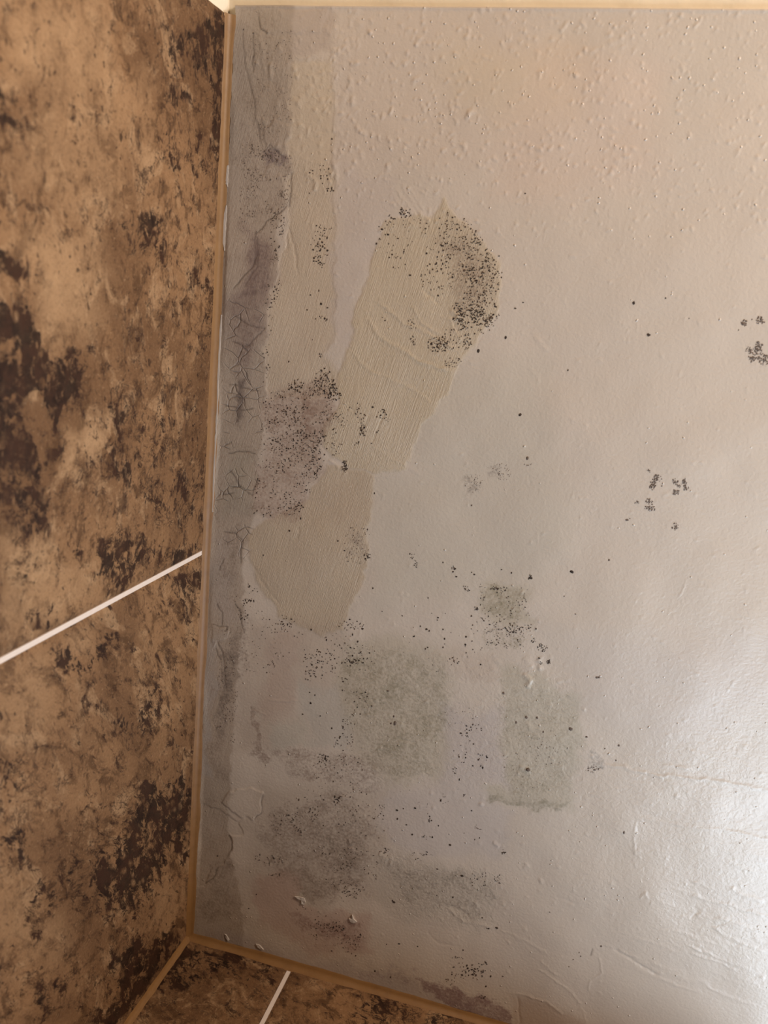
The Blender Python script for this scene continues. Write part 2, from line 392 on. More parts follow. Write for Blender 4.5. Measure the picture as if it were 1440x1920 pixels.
tint([(465, 960), (448, 1090), (450, 1010), (470, 960)], (140, 124, 116), 0.6, 12)
tint([(402, 1000), (440, 1000), (432, 1160), (395, 1160)], (176, 164, 158), 0.6, 16)
tint([(385, 1190), (405, 1190), (392, 1460), (368, 1460)], (178, 172, 168), 0.8, 10)
tint([(575, 1790), (640, 1815), (760, 1850), (860, 1880), (960, 1925), (960, 1990), (600, 1900), (380, 1770), (380, 1745)], (166, 150, 146), 0.8, 22)
# smears of growth
G1, G2, G3 = (112, 96, 84), (104, 98, 84), (108, 92, 92)
grime(STRIP, 0.22, (116, 96, 80), 16)
grime([(470, 130), (545, 130), (545, 420), (450, 430), (450, 260)], 0.30, G1, 30)
grime([(505, 275), (545, 290), (540, 305), (500, 305)], 0.6, (96, 78, 84), 14)
grime([(478, 430), (518, 450), (512, 540), (450, 560), (445, 540)], 0.55, (104, 84, 82), 30)
grime([(445, 560), (505, 545), (470, 690), (440, 690)], 0.40, (104, 84, 80), 26)
grime([(440, 710), (465, 700), (455, 790), (438, 780)], 0.7, (92, 80, 74), 18)
grime(SPK, 0.40, (124, 98, 82), 30)
grime([(560, 730), (620, 740), (590, 800), (560, 860), (540, 800)], 0.50, (120, 92, 76), 30)
grime([(845, 440), (935, 500), (930, 590), (860, 600)], 0.45, (128, 106, 86), 30)
grime([(650, 990), (695, 990), (690, 1060), (650, 1060)], 0.35, G1, 20)
grime([(415, 1000), (465, 970), (448, 1100), (455, 1260), (430, 1300), (415, 1200)], 0.35, G1, 20)
grime([(408, 1200), (440, 1200), (435, 1400), (408, 1400)], 0.55, (96, 86, 78), 20)
grime([(400, 1360), (440, 1360), (425, 1460), (392, 1470)], 0.40, G1, 20)
grime([(480, 1340), (500, 1340), (498, 1430), (482, 1430)], 0.5, (112, 90, 76), 10)
grime([(640, 1215), (760, 1215), (850, 1260), (840, 1350), (800, 1460), (700, 1460), (660, 1380)], 0.42, (122, 112, 90), 40)
grime([(690, 1260), (760, 1260), (760, 1340), (700, 1340)], 0.50, (116, 106, 84), 40)
grime([(900, 1100), (985, 1110), (985, 1180), (905, 1150)], 0.42, (120, 108, 82), 14)
grime([(905, 1180), (985, 1185), (985, 1215), (910, 1215)], 0.38, (120, 108, 82), 14)
grime([(925, 1250), (1080, 1290), (1085, 1500), (940, 1510)], 0.30, (128, 118, 96), 30)
grime([(925, 1500), (1080, 1498), (1060, 1520), (930, 1518)], 0.48, (120, 112, 92), 10)
grime([(500, 1395), (580, 1405), (680, 1405), (720, 1430), (700, 1480), (580, 1480), (520, 1450)], 0.42, (112, 92, 78), 24)
grime([(510, 1510), (560, 1520), (640, 1480), (710, 1530), (715, 1600), (680, 1690), (590, 1690), (490, 1640), (490, 1560)], 0.46, (108, 90, 76), 44)
grime([(580, 1560), (680, 1560), (680, 1640), (600, 1640)], 0.56, (100, 84, 70), 44)
grime([(720, 1610), (930, 1650), (940, 1700), (880, 1730), (780, 1700)], 0.38, (112, 102, 88), 30)
grime([(380, 1620), (440, 1620), (460, 1700), (400, 1745), (375, 1700)], 0.40, (92, 80, 70), 44)
grime([(540, 1710), (670, 1740), (680, 1790), (560, 1750)], 0.50, (116, 84, 74), 22)
grime([(755, 1832), (850, 1850), (940, 1880), (975, 1915), (975, 1950), (880, 1905), (790, 1868)], 0.64, (112, 82, 80), 16)
grime([(600, 1800), (760, 1835), (800, 1868), (640, 1830)], 0.32, (116, 98, 96), 18)
grime([(870, 890), (905, 890), (905, 922), (872, 918)], 0.40, (120, 108, 96), 20)
grime([(922, 868), (956, 868), (956, 905), (926, 905)], 0.36, (120, 108, 96), 20)
grime([(1100, 1425), (1135, 1435), (1130, 1455), (1100, 1450)], 0.45, (108, 100, 92), 14)

# trowel streaks and rough areas
texmask(0, STRIP, 0.45); texmask(0, BIG, 0.75); texmask(0, LOW, 0.6)
texmask(0, [(543, 300), (626, 300), (626, 640), (640, 740), (500, 750), (512, 540)], 0.55)
texmask(1, [(430, 560), (500, 560), (480, 960), (462, 1050), (400, 1000), (415, 800)], 0.9)
texmask(2, [(455, 10), (700, 10), (640, 200), (560, 330), (450, 340)], 0.35, 60)
texmask(2, [(640, 1200), (1085, 1250), (1085, 1500), (700, 1470)], 0.45, 60)
texmask(2, [(700, 1580), (950, 1640), (930, 1760), (740, 1720)], 0.6, 40)
texmask(2, [(1060, 1380), (1440, 1350), (1440, 1860), (1130, 1800), (1030, 1640)], 0.35, 100)
relief[..., 2] = np.maximum(relief[..., 2], 0.18)

# cracks in the old paint
for c in [[(493, 285), (505, 270), (520, 288), (545, 300)], [(540, 390), (548, 345), (545, 320)], [(435, 545), (455, 520), (475, 500), (482, 470)],
          [(478, 440), (500, 415), (525, 400), (540, 380)], [(440, 590), (470, 610), (500, 615)], [(432, 640), (465, 650), (475, 640), (500, 612)],
          [(425, 720), (450, 725), (470, 730), (488, 735)], [(420, 760), (455, 770), (478, 765)], [(425, 850), (450, 846), (482, 851)], [(430, 915), (452, 912), (475, 930), (480, 900)],
          [(430, 880), (440, 895), (452, 915)], [(415, 925), (440, 925)], [(415, 996), (440, 1000), (455, 1012), (452, 1060)], [(412, 1070), (420, 1050)],
          [(440, 1130), (450, 1150), (458, 1190)], [(408, 1200), (420, 1230), (426, 1300)], [(408, 1130), (416, 1150), (415, 1172)], [(397, 1172), (425, 1173), (422, 1185)], [(485, 30), (490, 55), (505, 65)],
          [(405, 1215), (415, 1240)], [(385, 1660), (400, 1645), (410, 1625)], [(475, 1541), (490, 1526), (493, 1487)], [(430, 1610), (432, 1582), (426, 1567)], [(1108, 1790), (1110, 1775)]]:
    crackline(c, 1.3, 0.6)
for c in [[(452, 50), (460, 120), (468, 150), (480, 210), (490, 280)], [(478, 430), (478, 500)], [(483, 440), (481, 500), (455, 540)], [(475, 60), (475, 140)]]:
    crackline(c, 1.4, 0.45)
# trowel ridges and gouges
R = [([(1100, 1425), (1160, 1437), (1220, 1450), (1320, 1462), (1500, 1490)], 3.6, 0.0009), ([(1238, 1432), (1300, 1442)], 2.8, 0.0006), ([(1175, 1530), (1250, 1541), (1340, 1556), (1500, 1582)], 3.6, 0.0006), ([(1285, 1680), (1330, 1690), (1390, 1705), (1500, 1734)], 3.4, 0.0009),
     ([(540, 425), (550, 460), (560, 520)], 3, -0.0007), ([(538, 430), (536, 470)], 3, -0.0006), ([(683, 590), (720, 640), (790, 680), (860, 700)], 5, 0.0010), ([(650, 650), (700, 700), (760, 720), (820, 760)], 4, 0.0005),
     ([(700, 560), (760, 610), (830, 640), (862, 662)], 4, 0.0008), ([(770, 570), (790, 610), (830, 625)], 3.5, 0.0009), ([(790, 540), (830, 575), (865, 630)], 3, -0.0008), ([(825, 565), (850, 610), (866, 640)], 3, 0.0009),
     ([(738, 350), (790, 420)], 2, 0.0004), ([(752, 345), (800, 425)], 2, 0.0004), ([(765, 345), (812, 430)], 2, 0.0004), ([(730, 355), (775, 425)], 2, 0.0003),
     ([(700, 350), (712, 325), (740, 330)], 2.5, 0.0004), ([(842, 580), (858, 590), (856, 600)], 5, 0.0012), ([(625, 300), (632, 320), (625, 350)], 3, 0.0006), ([(582, 330), (592, 345), (590, 360)], 4, 0.0012),
     ([(690, 830), (750, 870), (790, 890)], 3, 0.0004), ([(660, 760), (680, 800), (700, 770)], 2.5, -0.0005), ([(720, 770), (700, 830)], 3, -0.0005), ([(618, 860), (635, 880)], 4, 0.0008),
     ([(560, 990), (555, 1010)], 3, -0.0005), ([(470, 1055), (500, 1100), (530, 1140)], 3, -0.0005), ([(500, 1090), (515, 1130)], 2, 0.0003),
     ([(1192, 1535), (1186, 1570), (1190, 1600)], 3, 0.0006), ([(1186, 1600), (1200, 1590)], 4, 0.0008), ([(1196, 1680), (1210, 1672), (1216, 1684)], 3.5, 0.0010),
     ([(1300, 1700), (1310, 1712), (1295, 1725)], 3, -0.0007), ([(1325, 1735), (1345, 1738), (1365, 1730)], 2.5, -0.0006),
     ([(1280, 1770), (1340, 1797), (1380, 1812)], 2.4, 0.0008), ([(1290, 1785), (1345, 1808), (1385, 1822)], 2.4, 0.0008), ([(1330, 1740), (1400, 1775), (1440, 1790)], 4, 0.0007), ([(1340, 1720), (1440, 1752)], 4, 0.0007),
     ([(1360, 1670), (1440, 1690)], 5, 0.0008), ([(1145, 1775), (1190, 1805), (1235, 1830)], 3, -0.0011), ([(1130, 1770), (1200, 1800)], 2.4, 0.0005), ([(1040, 1680), (1080, 1692)], 2.5, -0.0004),
     ([(1122, 1785), (1126, 1812), (1130, 1826), (1112, 1834), (1104, 1848), (1106, 1862)], 1.8, 0.0007), ([(1082, 1875), (1095, 1895), (1102, 1925)], 2, 0.0004),
     ([(968, 1862), (974, 1900), (976, 1940)], 2, -0.0008), ([(960, 1858), (1020, 1874), (1060, 1900)], 2.5, 0.0007), ([(1000, 1810), (1060, 1850), (1100, 1890)], 2.5, 0.0006), ([(1010, 1795), (1050, 1830)], 2, 0.0005),
     ([(985, 1262), (995, 1275), (990, 1290)], 6, 0.0016), ([(984, 1230), (1000, 1262)], 9, 0.0008), ([(1012, 1232), (1018, 1258)], 6, 0.0007), ([(975, 1440), (995, 1445)], 6, 0.0010),
     ([(555, 1682), (568, 1688), (572, 1696)], 3.5, 0.0018), ([(660, 1715), (664, 1728)], 2, 0.0022), ([(654, 1722), (668, 1727)], 2, 0.0018), ([(660, 1585), (650, 1570)], 4, 0.0008),
     ([(710, 1600), (725, 1615)], 7, 0.0008), ([(735, 1605), (730, 1625)], 5, 0.0007), ([(840, 1705), (870, 1728), (930, 1740)], 4, 0.0009), ([(845, 1700), (880, 1718)], 3, -0.0008), ([(890, 1690), (895, 1705)], 5, 0.0010),
     ([(800, 1745), (815, 1765), (850, 1775)], 2.5, -0.0005), ([(930, 1740), (980, 1760), (1030, 1790)], 3, 0.0004), ([(925, 1580), (935, 1590)], 4, 0.0009), ([(500, 1310), (560, 1316)], 2, 0.0005), ([(475, 1333), (500, 1338)], 2, 0.0005),
     ([(1325, 1385), (1330, 1388), (1335, 1384), (1338, 1388)], 2, 0.0006), ([(1287, 1083), (1272, 1118)], 1.6, 0.0006), ([(1193, 1122), (1194, 1130)], 2, 0.0006), ([(1068, 478), (1082, 482)], 2.5, 0.0008),
     ([(1275, 120), (1282, 135)], 4, 0.0009), ([(1130, 90), (1128, 160), (1120, 140)], 3, 0.0003), ([(1112, 145), (1118, 152), (1130, 155)], 2, 0.0006), ([(1135, 70), (1145, 40)], 3, 0.0003),
     ([(1000, 630), (1015, 650), (1030, 660)], 5, 0.0006), ([(990, 690), (1012, 720)], 4, 0.0003),
     ([(1250, 312), (1256, 307), (1262, 313), (1255, 320), (1250, 312)], 1.8, 0.0006), ([(487, 60), (492, 100), (498, 140)], 5, 0.0006), ([(523, 85), (528, 100)], 6, 0.0008), ([(510, 115), (505, 150)], 4, 0.0008), ([(608, 50), (614, 64)], 6, 0.0008),
     ([(740, 1395), (745, 1385), (780, 1392)], 3, -0.0004), ([(1010, 1300), (1060, 1310)], 6, 0.0002)]
for pts, wd, h in R: ridge(pts, wd*0.8, h*0.34)
for k_ in range(26):                                # raking strokes in the lower right corner
    x0 = rng.uniform(1180, 1420); y0 = rng.uniform(1590, 1850); L = rng.uniform(40, 130)
    ridge([(x0, y0), (x0 + L*0.5, y0 + L*0.2), (x0 + L, y0 + L*0.34)], rng.uniform(1.8, 4), rng.uniform(0.00005, 0.00018))
# raised old paint with broken edges
plateau([(425, 1488), (414, 1505), (435, 1518), (453, 1533), (475, 1541), (489, 1526), (493, 1487), (470, 1478), (440, 1480)], 0.0010)
plateau([(453, 1540), (451, 1567), (426, 1567), (432, 1582), (430, 1610), (418, 1624), (405, 1620), (387, 1640), (389, 1662), (360, 1660), (365, 1500), (410, 1520), (440, 1540)], -0.0008)
plateau([(488, 35), (492, 60), (505, 65), (600, 60), (615, 20), (480, 18)], 0.0006, 5)
plateau([(492, 245), (500, 275), (545, 300), (545, 240), (520, 230)], 0.0006, 4)
plateau([(397, 1172), (422, 1173), (420, 1200), (398, 1215)], 0.0008)
plateau(BIG, 0.0005, 5); plateau(LOW, 0.0004, 8)
plateau([(543, 115), (626, 110), (626, 640), (600, 660), (640, 740), (500, 750), (498, 650), (512, 540), (540, 430)], -0.0004, 5)
# pimples
def pimples(n, xr, yr, r, h, dens=None):
    for _ in range(n):
        px, py = rng.uniform(*xr), rng.uniform(*yr)
        c = on_ceiling(px, py); rr = rng.uniform(*r); hh = rng.uniform(*h); an = rng.uniform(0, math.pi); el = rng.choice([1, 1, 1, 1, 1.3, 2.0])
        i0, i1 = np.searchsorted(xs, [c[0]-rr*4, c[0]+rr*4]); j0, j1 = np.searchsorted(ys, [c[1]-rr*4, c[1]+rr*4])
        if i1 <= i0 or j1 <= j0: continue
        dx = X[i0:i1, j0:j1]-c[0]; dy = Y[i0:i1, j0:j1]-c[1]
        u = (dx*math.cos(an)+dy*math.sin(an))/el; v = -dx*math.sin(an)+dy*math.cos(an)
        hgt[i0:i1, j0:j1] += 0.45*hh*np.exp(-((u*u+v*v)/(rr*rr))**1.3)
pimples(750, (560, 1440), (10, 440), (0.0006, 0.0011), (0.0003, 0.0008))
pimples(260, (620, 1200), (20, 330), (0.0007, 0.0015), (0.0004, 0.0010))
pimples(420, (620, 1440), (380, 1350), (0.0006, 0.0011), (0.0001, 0.0005))
pimples(120, (480, 680), (20, 340), (0.0008, 0.0020), (0.0002, 0.0007))
pimples(140, (640, 1100), (1180, 1760), (0.0007, 0.0018), (0.0002, 0.0006))
pimples(160, (940, 1440), (1350, 1900), (0.0006, 0.0014), (0.0001, 0.0005))
# slow waves of the hand-applied coat, and the cove swelling towards the back wall
hgt += ((noise(X, Y, 9, 8, 3) - 0.5)*0.0035 + (noise(X, Y, 34, 9, 2) - 0.5)*0.0008).astype(np.float32)
hgt *= sstep(0, 0.004, X - LEG)*0.9 + 0.1
hgt += ((1 - sstep(0, 0.004, Y - EDGE))*0.0008 - (1 - sstep(0, 0.0016, Y - EDGE))**2*0.005).astype(np.float32)
Zc = H - hgt
Xe = X.copy(); Ye = Y.copy()
jag = (noise(Y, X*0, 260, 21, 3) - 0.5)*0.0016 + (noise(Y, X*0, 28, 22, 2) - 0.5)*0.0016
Xe += jag*np.exp(-(X-LEG)/0.004)
jag2 = (noise(X, Y*0, 260, 23, 3) - 0.5)*0.0012
Ye += jag2*np.exp((Y+LEG)/0.004)
paint[..., :3] *= np.array([0.785, 0.76, 0.725])
ceil = grid_obj('ceiling', np.stack([Xe, Ye, Zc], -1), M_CEIL, flip=True)
set_color(ceil, 'Paint', paint); set_color(ceil, 'Smut', smut); set_color(ceil, 'Relief', relief)
structure(ceil)
def ceil_z(x, y):
    i = min(max(np.searchsorted(xs, x), 0), len(xs)-1); j = min(max(np.searchsorted(ys, y), 0), len(ys)-1)
    return float(Zc[i, j])

# ---------------------------------------------------------------- walls
# each wall is one object: its tiles and its grout joints are its children
def wall_grid(name, plane, a0, a1, z0, z1, step, mat, marks, parent, thick=0.0):
    A = np.arange(a0, a1 + step*0.5, step); A[-1] = a1
    B = np.arange(z0, z1 + step*0.5, step); B[-1] = z1
    AA, BB = np.meshgrid(A, B, indexing='ij')
    rel = (noise(AA, BB, 90, 31, 3) - 0.5)*0.0006
    # pillowed rim of the tile
    e = np.minimum(np.minimum(AA-a0, a1-AA), np.minimum(BB-z0, z1-BB)); rim = (1-sstep(0, 0.003, e))*0.0012
    if plane == 'left': V = np.stack([rel*0 + rel - rim, AA, BB], -1); px, py = frame_xy(AA*0, AA, BB)
    else: V = np.stack([AA, -(rel - rim), BB], -1); px, py = frame_xy(AA, AA*0, BB)
    cl = np.zeros(AA.shape + (4,), np.float32); cl[..., 3] = 1
    wxx = (noise(AA, BB, 40, 33, 4) - 0.5)*90; wyy = (noise(AA, BB, 40, 34, 4) - 0.5)*90
    for (ch, val, feather, pts) in marks:
        a = sstep(-feather, feather, poly_sd(px + wxx, py + wyy, pts))*abs(val)
        if val > 0: cl[..., ch] = np.maximum(cl[..., ch], a)
        else: cl[..., ch] = cl[..., ch]*(1-a)
    o = grid_obj(name, V, mat, parent, flip=(plane != 'left'))
    set_color(o, 'Veins', cl)
    return o
GZ = 0.0028
gL = on_left(200, 1133)[1]                         # y of the left wall's grout joint
gB = on_back(520, 1862)[0]                         # x of the back wall's grout joint
TB = H - 0.62                                      # bottom row of tiles seen ends well below the view
DARKL = [
 (0, 1.0, 14, [(330, 60), (400, 20), (440, 60), (435, 150), (420, 260), (395, 240), (380, 150), (340, 100)]),
 (0, 0.8, 12, [(320, 160), (350, 150), (360, 200), (330, 200)]),
 (0, 0.5, 14, [(280, 250), (420, 230), (410, 350), (320, 330)]),
 (0, 0.9, 12, [(-20, 150), (60, 170), (75, 220), (50, 270), (-10, 250)]), (0, -1.0, 8, [(5, 190), (30, 175), (60, 210), (60, 240), (35, 235)]),
 (0, 0.8, 10, [(240, 400), (320, 390), (330, 470), (250, 460)]),
 (0, 0.7, 14, [(100, 440), (130, 450), (130, 490), (105, 480)]),
 (0, 1.0, 16, [(-60, 420), (10, 450), (70, 490), (80, 540), (30, 530), (-60, 520)]),
 (0, 1.0, 18, [(-80, 570), (60, 580), (95, 640), (130, 650), (170, 630), (175, 700), (140, 750), (115, 790), (120, 850), (60, 880), (80, 960), (60, 1020), (20, 960), (-80, 980)]),
 (0, -0.9, 10, [(30, 770), (70, 735), (105, 760), (100, 830), (60, 830), (40, 800)]),
 (0, 0.6, 18, [(370, 530), (420, 540), (415, 660), (375, 640)]),
 (0, 0.6, 22, [(200, 740), (300, 780), (330, 880), (390, 860), (380, 1000), (280, 960), (230, 900), (190, 830)]),
 (0, 0.6, 14, [(330, 850), (365, 870), (370, 960), (345, 950)]),
 (0, 1.0, 12, [(155, 1030), (210, 990), (260, 1020), (270, 1060), (240, 1095), (180, 1080)]),
 (0, 0.9, 12, [(240, 1010), (300, 1030), (345, 1020), (395, 1030), (350, 1060), (260, 1085)]),
 (0, 0.8, 10, [(70, 1140), (90, 1120), (120, 1170), (60, 1190)]), (0, 0.6, 8, [(20, 1100), (60, 1070), (60, 1100), (30, 1120)]), (0, 0.8, 8, [(-20, 980), (20, 975), (50, 940), (70, 980), (50, 1040), (30, 1000)])]
LIGHTL = [(1, 0.9, 60, [(20, 20), (160, 10), (200, 150), (130, 200), (90, 130), (30, 130)]), (1, 1.0, 50, [(60, 440), (170, 440), (175, 600), (110, 640), (80, 560)]), (1, 0.5, 50, [(100, 150), (300, 130), (240, 400), (100, 400), (20, 330)]),
 (1, 0.7, 20, [(120, 800), (190, 770), (160, 880), (110, 900)]), (1, 0.6, 30, [(0, 1000), (150, 1060), (190, 1110), (100, 1170), (0, 1200)]), (1, 0.8, 10, [(300, 150), (310, 150), (306, 190), (298, 190)])]
DARKL2 = [
 (0, 1.0, 12, [(110, 1210), (170, 1250), (190, 1170), (220, 1170), (210, 1230), (160, 1290), (110, 1270), (80, 1230)]),
 (0, 0.6, 14, [(280, 1080), (400, 1050), (395, 1130), (300, 1110)]), (0, 0.7, 8, [(300, 1290), (320, 1290), (310, 1330), (290, 1330)]),
 (0, 0.5, 14, [(220, 1330), (300, 1320), (280, 1400), (200, 1400)]),
 (0, 0.9, 26, [(250, 1480), (320, 1470), (370, 1500), (365, 1600), (300, 1650), (250, 1700), (190, 1720), (160, 1660), (180, 1590), (240, 1560)]),
 (0, 1.0, 16, [(240, 1770), (300, 1740), (350, 1730), (340, 1790), (280, 1870), (200, 1930), (180, 1900), (230, 1830)]),
 (0, 0.9, 14, [(90, 1840), (130, 1810), (120, 1860), (90, 1930), (50, 1930)]), (0, 0.8, 12, [(50, 1680), (110, 1700), (90, 1760), (50, 1760)]),
 (0, 0.9, 10, [(-20, 1570), (40, 1580), (30, 1610), (10, 1600), (-20, 1590)]), (0, 0.6, 20, [(-20, 1400), (50, 1420), (40, 1480), (-20, 1480)]),
 (0, 0.5, 20, [(70, 1690), (130, 1600), (180, 1640), (130, 1700)])]
LIGHTL2 = [(1, 0.7, 20, [(125, 1200), (170, 1190), (175, 1220), (135, 1230)]), (1, 0.5, 40, [(20, 1640), (150, 1740), (120, 1800), (0, 1760)]), (1, 0.5, 16, [(300, 1680), (345, 1650), (330, 1740), (290, 1770)]), (1, 0.4, 30, [(0, 1240), (110, 1240), (70, 1400), (0, 1400)])]
DARKB = [(0, 1.0, 10, [(330, 1775), (420, 1790), (450, 1830), (400, 1840), (350, 1850), (300, 1880), (290, 1850)]), (0, 0.5, 14, [(460, 1810), (520, 1820), (500, 1850), (460, 1840)]), (0, 0.8, 8, [(690, 1870), (730, 1870), (740, 1930), (700, 1930)]), (0, 0.5, 14, [(600, 1840), (860, 1900), (900, 1950), (700, 1930)])]

T_UP = stone_tile('brown_marbled_tile', ((math.radians(0), 0, 0), (1, 1.25, 1.0)), 3.1)
T_LOW = stone_tile('brown_streaked_tile', ((math.radians(40), 0, 0), (1, 2.0, 1.0)), 8.4)
T_BACK = stone_tile('brown_mottled_tile', ((0, math.radians(30), 0), (1.4, 1, 1.0)), 12.6)

TE = on_left(436, 34)[1]
wall_l = structure(box('wall_left', -0.10, -0.0015, EDGE - 1.2, 0.10, 0, H + 0.25, M_WALLP))
def tiles(plane, a0, a1, z0, z1, step, mat, marks, parent):
    return wall_grid('tile', plane, a0, a1, z0, z1, step, mat, marks, parent)
tL0 = tiles('left', gL + GZ/2, 0.0, TB, H, 0.0025, T_LOW, DARKL2 + LIGHTL2, wall_l)
tL1 = tiles('left', TE, gL - GZ/2, TB, H, 0.0025, T_UP, DARKL + LIGHTL, wall_l)
tL0['label'] = 'brown stone tile with diagonal dark streaks, nearer the corner'
tL1['label'] = 'brown marbled stone tile with dark blotches, beyond the white grout line'
box('grout_line', -0.0015, -0.0003, gL - GZ/2 - 0.0003, gL + GZ/2 + 0.0003, TB, H - 0.003, M_GROUT, wall_l)
lowL = box('tile', -0.004, 0.0, TE, -0.0, 0.0, TB - 0.003, T_UP, wall_l)

# back wall with the window opening
def back_wall():
    v = []; f = []
    def bx(x0, x1, z0, z1, y0=0.004, y1=0.20):
        b = len(v); v.extend([(x, y, z) for x in (x0, x1) for y in (y0, y1) for z in (z0, z1)])
        f.extend([tuple(b+i for i in q) for q in [(0,1,3,2), (4,6,7,5), (0,4,5,1), (2,3,7,6), (0,2,6,4), (1,5,7,3)]])
    bx(-0.10, WX0, 0, H + 0.25); bx(WX1, XR, 0, H + 0.25); bx(WX0, WX1, 0, WZ0); bx(WX0, WX1, WZ1, H + 0.25)
    return mesh_obj('wall_back', v, f, M_WALLP)
wall_b = structure(back_wall())
tB0 = tiles('back', 0.0, gB - GZ/2, TB, H, 0.0025, T_BACK, DARKB, wall_b)
tB1 = tiles('back', gB + GZ/2, WX0 - 0.01, TB, H, 0.0025, T_BACK, DARKB, wall_b)
tB0['label'] = 'narrow cut tile between the corner and the grout line'
box('grout_line', gB - GZ/2 - 0.0003, gB + GZ/2 + 0.0003, 0.0003, 0.004, TB, H - 0.003, M_GROUT, wall_b)
box('tile', 0.0, WX0 - 0.01, 0.0, 0.004, 0.0, TB - 0.003, T_BACK, wall_b)
# window frame in its recess (right of the view)
win = bpy.data.objects.new('window_1', None); col.objects.link(win); win.location = ((WX0+WX1)/2, 0.07, (WZ0+WZ1)/2); structure(win)
for (x0, x1, z0, z1) in ((WX0, WX0+0.03, WZ0, WZ1), (WX1-0.03, WX1, WZ0, WZ1), (WX0+0.03, WX1-0.03, WZ0, WZ0+0.03), (WX0+0.03, WX1-0.03, WZ1-0.03, WZ1)):
    o = box('window_frame', x0, x1, 0.05, 0.08, z0, z1, M_FRAME, win); o.matrix_parent_inverse = Matrix.Translation(-win.location)

# the room's own ceiling beyond the edge of the shower ceiling (cream, a hair higher)
def room_ceiling():
    A = np.concatenate([np.arange(-0.004, 0.9, 0.004), np.linspace(0.92, XR, 20)]); B = np.concatenate([np.linspace(EDGE - 1.2, EDGE - 0.05, 20), np.arange(EDGE - 0.046, TE + 0.004, 0.002)])
    AA, BB = np.meshgrid(A, B, indexing='ij')
    return np.stack([AA, BB, H + 0.0035 + (noise(AA, BB, 30, 41, 3) - 0.5)*0.002], -1)
structure(grid_obj('ceiling', room_ceiling(), M_WALLP, flip=True))
fl = structure(box('floor', -0.10, XR, EDGE - 1.2, 0.20, -0.1, 0, M_FLOOR))

# ---------------------------------------------------------------- sealant beads
def bead(name, kind, a0, a1, mat, leg=LEG, step=0.0025, seed=0):
    A = np.arange(a0, a1 + step*0.5, step); n = len(A); K = 9
    V = np.zeros((n, K, 3))
    for i, a in enumerate(A):
        j = 1 + 0.22*(noise(np.array([a]), np.array([seed*3.1]), 40, 50+seed, 3)[0] - 0.5)*2
        L = leg*j*1.25; 
        for q in range(K):
            t = q/(K-1)*math.pi/2
            # concave bead from the wall face to the ceiling face
            tt = q/(K-1); bow = 0.16*L*math.sin(math.pi*tt)
            u = L*(1-tt) - bow; v_ = L*tt - bow
            if q == 0: v_ = -0.0004
            if q == K-1: u = -0.0004
            if kind == 'left': V[i, q] = (v_, a, H - u)
            elif kind == 'back': V[i, q] = (a, -v_, H - u)
            elif kind == 'corner': V[i, q] = (v_*0.8, -u*0.8, a)
            elif kind == 'front': V[i, q] = (v_, EDGE + u, a)
    return structure(grid_obj(name, V, mat))
bead('trim_1', 'left', TE, -0.001, M_SEAL, seed=1)['label'] = 'tan sealant bead between the brown tiled left wall and the ceiling'
bead('trim_2', 'back', 0.001, WX0 - 0.01, M_SEAL, seed=2)['label'] = 'tan sealant bead between the brown tiled back wall and the ceiling'
bead('trim_3', 'corner', TB, H - 0.001, M_SEAL, leg=0.0042, seed=3)['label'] = 'tan sealant bead running down the corner of the two tiled walls'

